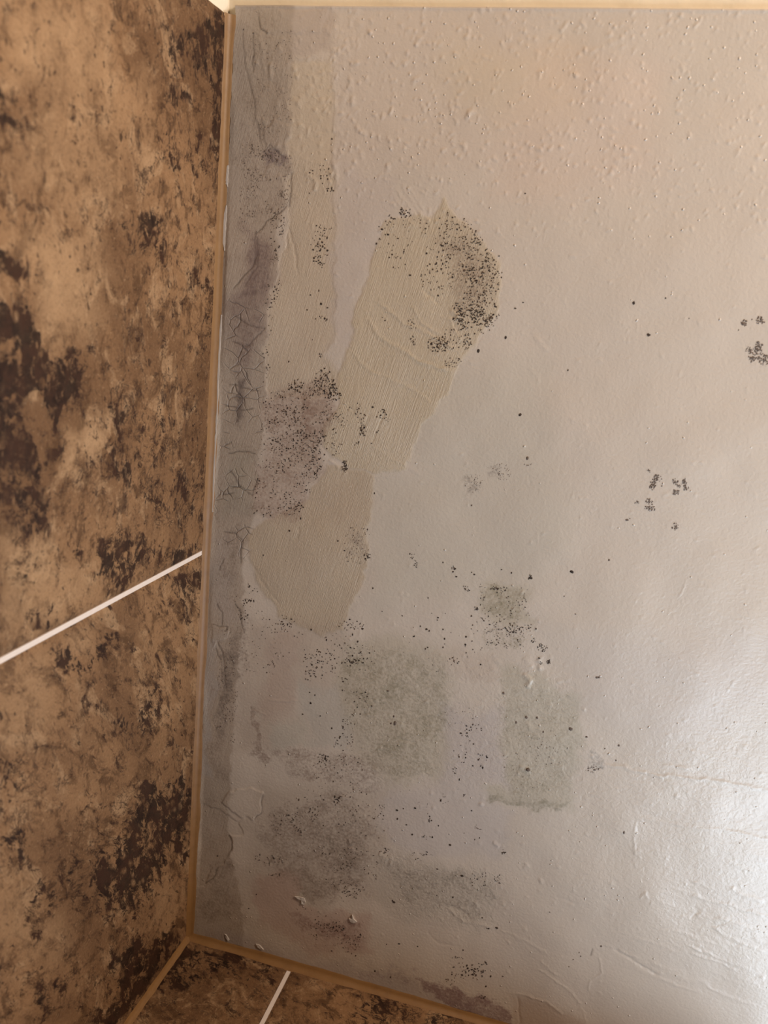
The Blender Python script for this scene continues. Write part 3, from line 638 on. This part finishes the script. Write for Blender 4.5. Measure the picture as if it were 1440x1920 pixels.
# ---------------------------------------------------------------- mould: specks that sit on the paint
def specks(name, label, regions, mat=None, seed=1, group=None, cat='mould'):
    """regions: list of ('p', points, count, r0, r1) | ('e', cx, cy, rx, ry, count, r0, r1) | ('d', x, y, r)"""
    rg = np.random.default_rng(seed); V = []; Fc = []; dots = []
    for g in regions:
        if g[0] == 'd': dots.append((g[1], g[2], g[3])); continue
        if g[0] == 'e':
            _, cx, cy, rx, ry, n, r0, r1 = g
            for _ in range(n):
                a = rg.uniform(0, 2*math.pi); q = rg.uniform(0, 1)**0.62
                dots.append((cx + rx*q*math.cos(a), cy + ry*q*math.sin(a), r0 + (r1-r0)*rg.uniform()**2.4))
        else:
            _, pts, n, r0, r1 = g; a = np.array(pts); k = 0; guard = 0
            while k < n and guard < n*60:
                guard += 1
                x, y = rg.uniform(a[:, 0].min()-6, a[:, 0].max()+6), rg.uniform(a[:, 1].min()-6, a[:, 1].max()+6)
                sd = poly_sd(np.array([x]), np.array([y]), pts)[0]
                if sd < -6*rg.uniform(): continue
                c = noise(np.array([x/520]), np.array([y/520]), 26, 60 + seed % 7, 2)[0]
                if c < rg.uniform(0.30, 0.62): continue
                dots.append((x, y, r0 + (r1-r0)*rg.uniform()**2.4)); k += 1
    P = np.array([on_ceiling(d[0], d[1])[:2] for d in dots]); n = len(dots); comp = list(range(n))
    def root(i):
        while comp[i] != i: i = comp[i]
        return i
    for i in range(n):
        near = np.nonzero(np.hypot(*(P[i+1:] - P[i]).T) < 0.016)[0] + i + 1
        for j in near:
            a_, b_ = root(i), root(int(j))
            if a_ != b_: comp[b_] = a_
    groups = {}
    for i in range(n): groups.setdefault(root(i), []).append(i)
    groups = sorted(groups.values(), key=len, reverse=True)
    main = None
    for gi, ids in enumerate(groups):
        V = []; Fc = []
        for i in ids:
            px, py, r = dots[i]; c = P[i]; r = r*0.00040
            z = ceil_z(c[0], c[1]); b = len(V); m = 7
            an = rg.uniform(0, 6.28); el = rg.uniform(0.7, 1.3)
            V.append((c[0], c[1], z - 0.00022 - 0.12*r))
            for lv, hh in ((0.62, 0.00018 + 0.08*r), (1.0, -0.00005)):
                for q_ in range(m):
                    t = an + 2*math.pi*q_/m; q = r*lv*rg.uniform(0.72, 1.22)
                    V.append((c[0] + q*math.cos(t)*el, c[1] + q*math.sin(t)/el, z - hh))
            for q_ in range(m):
                j = (q_+1) % m
                Fc.append((b, b+1+j, b+1+q_)); Fc.append((b+1+q_, b+1+j, b+1+m+j, b+1+m+q_))
        o = mesh_obj(name if main is None else 'speck', V, Fc, mat or M_MOULD, main, True)
        if main is None:
            main = o; o['label'] = label; o['category'] = cat
            if group: o['group'] = group
    return main
def clump(x, y, r, n=16):      # a rosette of specks round a darker middle
    return [('e', x, y, r, r, n, 0.8, 1.7), ('d', x, y, 1.9)]
MP = 'mould_patch'
specks(MP, 'fine grey speckling on the grey old paint strip at the top left', [('p', [(470, 60), (545, 60), (545, 260), (480, 260)], 150, 0.5, 1.1), ('d', 457, 55, 1.5), ('d', 475, 62, 1.8), ('d', 500, 82, 1.3)], M_MOULDG, 11)
specks(MP, 'dense fine speckling across the grey paint strip just below its jagged crack', [('p', [(455, 270), (545, 290), (540, 400), (520, 430), (455, 440)], 330, 0.6, 1.2), ('e', 505, 292, 22, 10, 40, 0.7, 1.6), ('d', 520, 300, 2.2), ('d', 507, 337, 2), ('d', 519, 335, 1.4), ('d', 466, 318, 1.6)], M_MOULDG, 12)
specks(MP, 'small cluster of black specks on beige filler beside two raised paint blobs', [('e', 602, 330, 24, 20, 18, 0.8, 1.9), ('e', 618, 355, 8, 8, 8, 0.8, 1.8), ('d', 622, 352, 2), ('d', 580, 362, 1.3), ('d', 622, 260, 1.8)], seed=13)
specks(MP, 'upright cluster of black specks on the beige filler strip, left of the large beige patch', [('e', 600, 462, 18, 42, 46, 0.8, 2.0), ('e', 597, 488, 10, 10, 16, 0.9, 1.9), ('e', 608, 428, 16, 4, 8, 0.9, 2.0), ('d', 614, 470, 2.2)], seed=14)
specks(MP, 'few black dots low on the beige filler strip, above the brown speckled patch', [('d', 598, 545, 1.5), ('d', 582, 553, 1.7), ('d', 602, 570, 2.3), ('d', 614, 577, 1.8), ('d', 576, 581, 1.6), ('e', 603, 600, 12, 8, 9, 1.0, 2.1), ('e', 602, 665, 6, 6, 6, 0.9, 1.8), ('d', 542, 678, 1.8), ('d', 586, 637, 1)], seed=15)
specks(MP, 'thin line of black specks along the right border of the grey paint strip', [('p', [(512, 400), (530, 410), (526, 470), (524, 540), (508, 580), (503, 700), (496, 720), (500, 620), (508, 520)], 120, 0.7, 1.6), ('d', 515, 560, 2), ('d', 500, 690, 1.6)], seed=16)
specks(MP, 'scattered black specks at the upper left tip of the large beige patch', [('e', 760, 398, 12, 12, 26, 1.0, 2.0), ('e', 733, 416, 10, 14, 16, 0.8, 1.7), ('p', [(700, 430), (730, 415), (800, 410), (800, 470), (760, 500), (720, 510), (705, 480)], 60, 0.7, 1.9), ('d', 716, 430, 2.4), ('d', 728, 440, 2), ('d', 706, 457, 1.8), ('d', 769, 516, 2.3), ('d', 800, 475, 2), ('e', 795, 525, 14, 14, 10, 0.9, 1.8)], seed=17)
specks(MP, 'dense arc of black and brown specks along the right rim of the large beige patch', [('p', [(830, 400), (865, 410), (905, 448), (938, 498), (938, 560), (925, 612), (880, 600), (850, 575), (842, 520), (836, 470), (815, 430)], 470, 0.7, 1.8), ('p', [(850, 520), (900, 500), (920, 600), (850, 600)], 120, 0.7, 1.8), ('e', 822, 500, 22, 60, 60, 0.8, 1.9), ('e', 896, 455, 10, 6, 16, 0.7, 1.5)], seed=18)
specks(MP, 'black specks around the gouge at the right side of the large beige patch', [('p', [(855, 580), (925, 590), (920, 620), (880, 628), (858, 612)], 130, 0.8, 1.9), ('e', 866, 600, 8, 22, 40, 0.9, 2.1), ('e', 877, 645, 10, 12, 34, 0.7, 1.8), ('d', 897, 658, 3.2), ('d', 948, 633, 2.6), ('d', 966, 578, 1.9), ('d', 981, 567, 1.7), ('e', 850, 680, 16, 12, 34, 0.6, 1.4)], seed=19)
specks(MP, 'black specks beneath the trowel ridge inside the large beige patch', [('e', 772, 608, 10, 12, 20, 0.7, 1.5), ('e', 822, 645, 22, 16, 80, 0.7, 2.0), ('e', 775, 642, 8, 12, 18, 0.7, 1.5), ('e', 848, 635, 20, 22, 40, 0.6, 1.5), ('d', 722, 601, 1.6), ('d', 717, 595, 1.1)], seed=20)
specks(MP, 'broad brown patch densely peppered with black specks beside the grey paint strip', [('p', SPK, 720, 0.6, 1.7), ('p', [(545, 720), (610, 695), (640, 740), (560, 742)], 120, 0.9, 2.1), ('e', 622, 740, 18, 14, 50, 0.8, 2.0), ('e', 540, 815, 40, 50, 90, 0.8, 2.0), ('e', 590, 850, 12, 50, 50, 0.9, 1.8), ('p', [(490, 965), (560, 960), (600, 880), (560, 940)], 40, 0.8, 1.8), ('d', 543, 995, 2.2), ('d', 564, 972, 2.2)], seed=21)
specks(MP, 'loose black specks at the foot of the large beige patch', [('p', [(640, 770), (690, 755), (738, 770), (720, 800), (690, 812), (640, 800)], 60, 0.7, 1.9), ('e', 718, 778, 12, 12, 16, 0.9, 2.2), ('e', 681, 808, 6, 12, 22, 0.9, 2.0), ('d', 699, 763, 2.6), ('e', 672, 832, 8, 4, 5, 1.1, 1.6), ('d', 697, 831, 1.4)], seed=22)
specks(MP, 'small black smudge of specks on the beige filler below the large beige patch', [('e', 646, 874, 6, 12, 34, 0.9, 2.0), ('e', 625, 830, 18, 30, 24, 0.8, 1.6), ('d', 609, 852, 1.8), ('e', 604, 820, 8, 14, 16, 0.8, 1.7)], seed=23)
specks(MP, 'faint round spread of specks on the lower beige filler', [('e', 668, 1020, 30, 40, 60, 0.6, 1.4), ('e', 688, 1045, 6, 8, 16, 0.8, 1.9), ('d', 634, 1014, 1.8), ('d', 689, 993, 1.8), ('d', 699, 1103, 2), ('d', 702, 925, 1.7), ('d', 646, 1032, 1.6), ('d', 494, 1041, 1.6)], seed=24)
specks(MP, 'tiny pair of speck clusters right of the lower beige filler', [('e', 772, 1040, 5, 9, 9, 0.8, 1.5), ('e', 779, 1058, 6, 8, 12, 0.8, 1.6), ('d', 716, 1147, 1.2)], seed=25)
specks(MP, 'loose black specks on the pinkish paint, left of the bare grey patch', [('p', [(440, 1090), (490, 1110), (490, 1160), (445, 1160)], 46, 0.8, 1.9), ('e', 466, 1127, 14, 5, 12, 1.0, 2.1), ('p', [(455, 1160), (560, 1150), (570, 1230), (520, 1260), (450, 1260)], 70, 0.7, 1.6), ('e', 537, 1170, 22, 12, 22, 1.0, 2.1), ('d', 528, 1166, 2.2), ('e', 511, 1245, 14, 7, 16, 0.7, 1.3)], seed=26)
specks(MP, 'band of tiny specks down the grey smudge next to the left sealant', [('p', [(425, 1180), (448, 1180), (445, 1270), (435, 1390), (415, 1390), (412, 1280)], 200, 0.6, 1.4), ('e', 408, 1363, 6, 4, 8, 1.0, 2.0)], M_MOULDG, 27)
specks(MP, 'black specks on the pinkish paint just above the bare grey patch', [('e', 600, 1245, 32, 26, 60, 0.9, 1.8), ('p', [(560, 1190), (680, 1160), (680, 1230), (640, 1275), (575, 1275)], 80, 0.8, 2.1), ('e', 658, 1172, 18, 12, 20, 1.0, 2.2), ('d', 583, 1181, 2.4), ('d', 679, 1180, 2.4)], seed=28)
specks(MP, 'black specks along the left border of the olive smear', [('p', [(636, 1200), (700, 1190), (700, 1300), (660, 1380), (640, 1300)], 90, 0.7, 1.9), ('e', 662, 1241, 8, 6, 14, 1.0, 2.1), ('e', 645, 1358, 6, 12, 10, 0.9, 1.9), ('d', 582, 1319, 2.6), ('d', 622, 1366, 2.4), ('d', 567, 1340, 2.2), ('d', 600, 1343, 1.7), ('d', 590, 1304, 1.8), ('d', 580, 1299, 1.6)], seed=29)
specks(MP, 'thinly strewn black dots between the two olive smears', [('p', [(740, 1140), (900, 1150), (900, 1260), (800, 1270), (760, 1230)], 34, 0.8, 1.9), ('d', 801, 1215, 1.7), ('d', 797, 1218, 2), ('d', 833, 1199, 2.2), ('d', 799, 1181, 2.4), ('e', 850, 1240, 12, 8, 14, 0.8, 1.6), ('d', 802, 1122, 1.4), ('d', 873, 1195, 2.3), ('d', 872, 1210, 2.0), ('d', 901, 1247, 2)], seed=30)
specks(MP, 'short curved row of black dots above the small olive smear', [('e', 850, 1066, 4, 10, 8, 0.9, 1.9), ('d', 855, 1082, 2), ('d', 830, 1055, 1.6), ('d', 889, 1078, 2), ('d', 884, 1074, 1.3), ('e', 873, 1105, 8, 6, 9, 0.9, 2.1), ('d', 959, 1075, 1.9), ('d', 940, 1069, 1.3), ('e', 996, 1083, 6, 5, 9, 0.9, 1.8), ('d', 996, 1084, 2.7)], seed=31)
specks(MP, 'small olive smear peppered with black specks, upper right of the stained area', [('p', [(905, 1095), (985, 1105), (985, 1140), (1000, 1180), (950, 1185), (905, 1160)], 150, 0.6, 1.5), ('e', 894, 1142, 5, 5, 14, 0.8, 1.7), ('e', 935, 1104, 20, 4, 18, 0.9, 1.7), ('p', [(910, 1180), (985, 1185), (990, 1215), (915, 1215)], 80, 0.6, 1.5), ('d', 918, 1172, 1.8), ('d', 907, 1165, 1.7)], seed=32)
specks(MP, 'little row of speck rosettes stepping down right of the small olive smear', [('e', 1000, 1201, 5, 5, 12, 0.7, 1.5), ('e', 1017, 1214, 10, 8, 34, 0.7, 1.5), ('e', 1015, 1243, 3, 3, 7, 0.8, 1.4), ('e', 1029, 1241, 4, 4, 12, 0.8, 1.9), ('d', 1011, 1234, 1.8)], seed=33)
specks(MP, 'black dots on the lavender tinted paint between the olive smears', [('e', 882, 1370, 22, 16, 22, 0.9, 2.1), ('d', 864, 1376, 2.4), ('e', 868, 1405, 22, 26, 12, 0.9, 2.0), ('e', 900, 1425, 14, 16, 10, 1.0, 2.2), ('e', 852, 1445, 5, 7, 12, 0.7, 1.4), ('d', 905, 1440, 2.4), ('d', 886, 1437, 2), ('d', 861, 1463, 2.2), ('e', 860, 1340, 40, 20, 16, 0.6, 1.4)], seed=34)
specks(MP, 'blurry grey spots on the broad olive smear at the right', [('d', 987, 1345, 3.2), ('d', 1007, 1346, 2.6), ('d', 968, 1355, 2.6), ('d', 1070, 1366, 4.2), ('d', 990, 1443, 4.5), ('d', 1019, 1372, 2), ('d', 944, 1300, 3.0), ('e', 1000, 1420, 60, 70, 60, 0.6, 1.5), ('d', 1064, 1402, 1.6), ('d', 1100, 1381, 2.4), ('d', 740, 1357, 4), ('d', 738, 1344, 2.4), ('d', 733, 1357, 2.6), ('d', 727, 1296, 2.6), ('d', 697, 1324, 2.4)], M_MOULDG, 35)
specks(MP, 'black specks at the foot of the olive smear, right below the bare grey patch', [('p', [(585, 1405), (680, 1405), (680, 1470), (600, 1470)], 70, 0.7, 1.7), ('e', 605, 1425, 12, 14, 24, 1.0, 2.1), ('e', 645, 1390, 22, 16, 26, 0.9, 1.9)], seed=36)
specks(MP, 'scattered black specks in the middle of the brown mottled stain', [('p', [(570, 1470), (640, 1470), (720, 1500), (715, 1570), (600, 1560), (575, 1520)], 80, 0.7, 1.8), ('e', 632, 1500, 12, 10, 16, 1.0, 2.3), ('e', 587, 1527, 12, 12, 20, 0.9, 2.0), ('e', 716, 1520, 6, 20, 14, 0.8, 1.7), ('d', 560, 1500, 2.4)], seed=37)
specks(MP, 'black specks above the pink blotch at the left', [('p', [(500, 1520), (560, 1515), (565, 1560), (520, 1565)], 46, 0.8, 1.8), ('e', 545, 1536, 12, 12, 16, 0.9, 2.0), ('e', 505, 1612, 30, 12, 36, 0.8, 1.7), ('e', 565, 1560, 8, 8, 10, 0.9, 2), ('e', 515, 1640, 14, 6, 16, 0.8, 1.7), ('d', 407, 1606, 2.2)], seed=38)
specks(MP, 'lowest group of specks in the brown mottled stain', [('p', [(600, 1590), (700, 1600), (710, 1640), (660, 1690), (620, 1680)], 130, 0.7, 1.6), ('e', 662, 1670, 22, 12, 30, 0.8, 1.9), ('e', 722, 1597, 14, 8, 14, 0.9, 1.7), ('e', 640, 1630, 20, 12, 26, 0.7, 1.5)], seed=39)
specks(MP, 'widely spaced black dots on the lilac grey paint at the lower middle', [('d', 744, 1520, 2.6), ('d', 778, 1516, 2.4), ('d', 826, 1502, 2.6), ('d', 745, 1536, 2.4), ('e', 806, 1537, 4, 7, 10, 0.9, 2), ('d', 822, 1549, 1.8), ('d', 773, 1565, 2.6), ('d', 884, 1521, 1.7), ('e', 895, 1550, 8, 10, 9, 0.7, 1.5), ('d', 844, 1585, 3), ('e', 800, 1571, 12, 5, 9, 0.9, 1.9), ('e', 946, 1598, 6, 6, 9, 0.8, 1.9), ('d', 890, 1575, 1.3), ('d', 899, 1572, 1.4), ('d', 870, 1492, 2), ('d', 762, 1547, 1.7), ('d', 720, 1558, 1.5), ('d', 756, 1517, 1.5), ('d', 870, 1563, 1.2), ('e', 800, 1500, 80, 30, 18, 0.6, 1.3)], seed=40)
specks(MP, 'dark spots on the ridged grey smear at the lower middle', [('d', 866, 1643, 3.4), ('e', 790, 1605, 22, 10, 22, 0.7, 1.7), ('e', 900, 1650, 24, 14, 30, 0.6, 1.6), ('e', 935, 1648, 8, 10, 14, 0.8, 1.6), ('d', 849, 1683, 2), ('d', 819, 1679, 1.4), ('d', 904, 1722, 2), ('d', 916, 1742, 2.2), ('d', 931, 1741, 3.2), ('d', 739, 1692, 3.2), ('d', 736, 1689, 2), ('d', 820, 1630, 2)], seed=41)
specks(MP, 'reddish brown specks on the pink blotch near the back sealant', [('p', [(560, 1700), (660, 1740), (680, 1790), (620, 1775), (570, 1740)], 120, 0.7, 1.6), ('e', 632, 1740, 14, 9, 24, 0.9, 2.0), ('e', 674, 1757, 12, 7, 16, 0.9, 2.1), ('d', 622, 1783, 2), ('d', 667, 1792, 1.7), ('d', 466, 1704, 1.8), ('d', 480, 1678, 1.8), ('d', 636, 1735, 1.6)], seed=42)
specks(MP, 'cluster of round black specks above the purple stain by the back sealant', [('e', 875, 1822, 30, 20, 36, 0.9, 2.2), ('e', 890, 1826, 22, 14, 26, 1.0, 2.3), ('e', 905, 1807, 9, 5, 7, 1.3, 2.3), ('e', 858, 1797, 12, 4, 9, 0.9, 1.6), ('e', 848, 1840, 12, 12, 9, 1.0, 1.8), ('d', 868, 1783, 1.8), ('d', 920, 1831, 2.6), ('d', 943, 1831, 1.8), ('e', 905, 1870, 8, 4, 12, 0.9, 1.8), ('d', 911, 1850, 2.2)], seed=43)
specks(MP, 'few separate black dots on clean paint between pink blotch and purple stain', [('d', 725, 1771, 1.6), ('d', 748, 1770, 2.6), ('d', 783, 1775, 1.7), ('d', 703, 1821, 2.4), ('d', 732, 1833, 2.2), ('d', 704, 1851, 3.2), ('d', 913, 1742, 1.6)], seed=44)
specks(MP, 'left group of grey brown mould rosettes on the clean paint at the right', clump(1232, 897, 9, 34) + clump(1225, 908, 7, 26) + clump(1222, 914, 5, 14) + clump(1217, 940, 8, 20) + [('e', 1219, 953, 11, 5, 38, 0.8, 1.6), ('e', 1194, 943, 4, 4, 9, 0.8, 1.8), ('d', 1176, 975, 2.6), ('d', 1181, 972, 1.2), ('e', 1217, 883, 4, 3, 6, 0.7, 1.4), ('d', 1241, 911, 1.3)], M_MOULDG, 45)
specks(MP, 'right group of grey brown mould rosettes on the clean paint at the right', clump(1266, 904, 7, 26) + clump(1284, 902, 6, 22) + clump(1286, 914, 6, 18) + [('e', 1274, 910, 5, 4, 10, 0.8, 1.6), ('e', 1268, 922, 9, 6, 26, 0.8, 1.6), ('e', 1265, 987, 7, 7, 24, 0.8, 1.6)], M_MOULDG, 46)
specks(MP, 'two small mould rosettes at the right edge, above the larger ones', clump(1395, 606, 6, 20) + [('d', 1394, 607, 3), ('d', 1410, 599, 1.4), ('e', 1424, 601, 7, 8, 34, 0.8, 1.7), ('d', 1385, 619, 1.2), ('d', 1433, 604, 1.4)], M_MOULDG, 47)
specks(MP, 'largest group of mould rosettes, at the right edge', clump(1423, 649, 9, 34) + clump(1422, 657, 8, 26) + clump(1411, 671, 8, 30) + clump(1432, 674, 11, 50) + [('e', 1407, 657, 9, 8, 26, 0.7, 1.4)], M_MOULDG, 48)
specks(MP, 'single dark mould spot in a small dent right of the curved row of dots', [('d', 1072, 1072, 3.2), ('d', 1074, 1073, 2)], seed=49)
specks(MP, 'pale double smudge of faint grey specks below the large beige patch, on clean paint', [('e', 888, 906, 18, 18, 60, 0.5, 1.0), ('e', 940, 886, 18, 18, 50, 0.5, 1.1), ('d', 989, 859, 3.2), ('d', 884, 948, 1.8), ('e', 990, 872, 10, 4, 5, 0.7, 1.2)], M_MOULDG, 50)
specks(MP, 'few lone black dots on the open clean paint at the upper right', [('d', 1188, 568, 2.8), ('d', 1248, 559, 1.6), ('d', 1216, 628, 3), ('d', 1065, 694, 1.8), ('d', 975, 778, 3), ('d', 936, 480, 1.4), ('d', 985, 363, 1.6), ('d', 1292, 597, 1)], seed=51)
specks(MP, 'small grey streak and lone dots right of the broad olive smear', [('d', 1119, 1269, 2.6), ('d', 1123, 1269, 2.4), ('d', 1160, 1397, 2.4), ('d', 1134, 1403, 1.6), ('d', 1155, 1425, 1.8), ('e', 1112, 1440, 16, 8, 40, 0.6, 1.4), ('d', 1142, 1050, 2), ('d', 1058, 1118, 1.4), ('d', 1079, 1151, 1.4), ('d', 1170, 1559, 2.8), ('d', 1127, 1773, 2.4), ('d', 1086, 1784, 1.5), ('d', 1089, 1791, 1.6), ('d', 1075, 1797, 1.5), ('d', 1067, 1810, 1.6), ('d', 1031, 1709, 1.6)], M_MOULDG, 52)

# ---------------------------------------------------------------- curled paint flakes
def flake(label, pts, mat, lift, seed):
    """a broken sliver of paint standing off the ceiling; its outline is given in the frame and laid on the ceiling"""
    rg = np.random.default_rng(seed); P = [on_ceiling(*p) for p in pts]; n = len(P)
    c = np.mean(P, 0); V = []; z0 = ceil_z(c[0], c[1])
    top = []; bot = []
    for i, p in enumerate(P):
        l = lift*(0.3 + 0.7*abs(math.sin(i*1.7 + seed)))
        V.append((p[0], p[1], z0 - l - 0.0001)); V.append((p[0], p[1], z0 - l*0.35 + 0.0002))
    V.append((c[0], c[1], z0 - lift*0.9)); V.append((c[0], c[1], z0 + 0.0002)); a, b = 2*n, 2*n+1; Fc = []
    for i in range(n):
        j = (i+1) % n
        Fc += [(a, 2*j, 2*i), (b, 2*i+1, 2*j+1), (2*i, 2*j, 2*j+1, 2*i+1)]
    o = mesh_obj('paint_flake', V, Fc, mat); o['label'] = label; o['category'] = 'paint flake'; return o
flake('small curled white paint flake on the pink blotch', [(553, 1680), (560, 1681), (566, 1682), (571, 1684), (573, 1690), (571, 1696), (566, 1694), (567, 1688), (560, 1685)], M_LIP, 0.0009, 1)
flake('tiny star shaped white paint chip right of the pink blotch', [(655, 1721), (660, 1722), (661, 1714), (664, 1722), (670, 1727), (664, 1729), (658, 1728)], M_LIP, 0.0010, 2)
flake('white paint sliver along the back sealant, near the tiled corner', [(421, 1751), (424, 1752), (430, 1762), (428, 1764), (423, 1758)], M_LIP, 0.0007, 3)
flake('white paint sliver on the back sealant edge below the pink blotch', [(480, 1770), (487, 1772), (494, 1780), (490, 1781), (484, 1776)], M_LIP, 0.0007, 4)
# thin slivers of paint lifting along the left sealant
def edge_lip(label, y0, y1, wid, seed):
    pts = []; N_ = 14
    ex = lambda y: 440 - (y-20)*78/1730
    rg = np.random.default_rng(seed)
    for i in range(N_+1):
        y = y0 + (y1-y0)*i/N_; pts.append((ex(y) + rg.uniform(-1.0, 1.2) - wid*math.sin(math.pi*i/N_), y))
    for i in range(N_, -1, -1):
        y = y0 + (y1-y0)*i/N_; pts.append((ex(y) + 1.5 + rg.uniform(0, 1.2), y))
    V = []; n = len(pts)
    for (px, py) in pts:
        p = on_ceiling(px, py); V.append((p[0], p[1], H - 0.0006)); V.append((p[0], p[1], H - 0.0001))
    Fc = []; m = N_+1
    for i in range(N_):
        a0, a1 = i, i+1; b0, b1 = n-1-i, n-2-i
        Fc += [(2*a0, 2*b0, 2*b1, 2*a1), (2*a0+1, 2*a1+1, 2*b1+1, 2*b0+1), (2*a0, 2*a1, 2*a1+1, 2*a0+1), (2*b0, 2*b0+1, 2*b1+1, 2*b1)]
    o = mesh_obj('paint_flake', V, Fc, M_LIP); o['label'] = label; o['category'] = 'paint flake'; return o
edge_lip('long white paint sliver over the left sealant, the topmost one', 385, 470, 3.4, 5)
edge_lip('short white paint sliver over the left sealant beside the jagged crack', 310, 350, 2.5, 6)
edge_lip('longest white paint sliver over the left sealant, beside the purple stained strip', 590, 800, 3.5, 7)
edge_lip('white paint sliver over the left sealant beside the crackled grey paint', 800, 960, 3.0, 8)
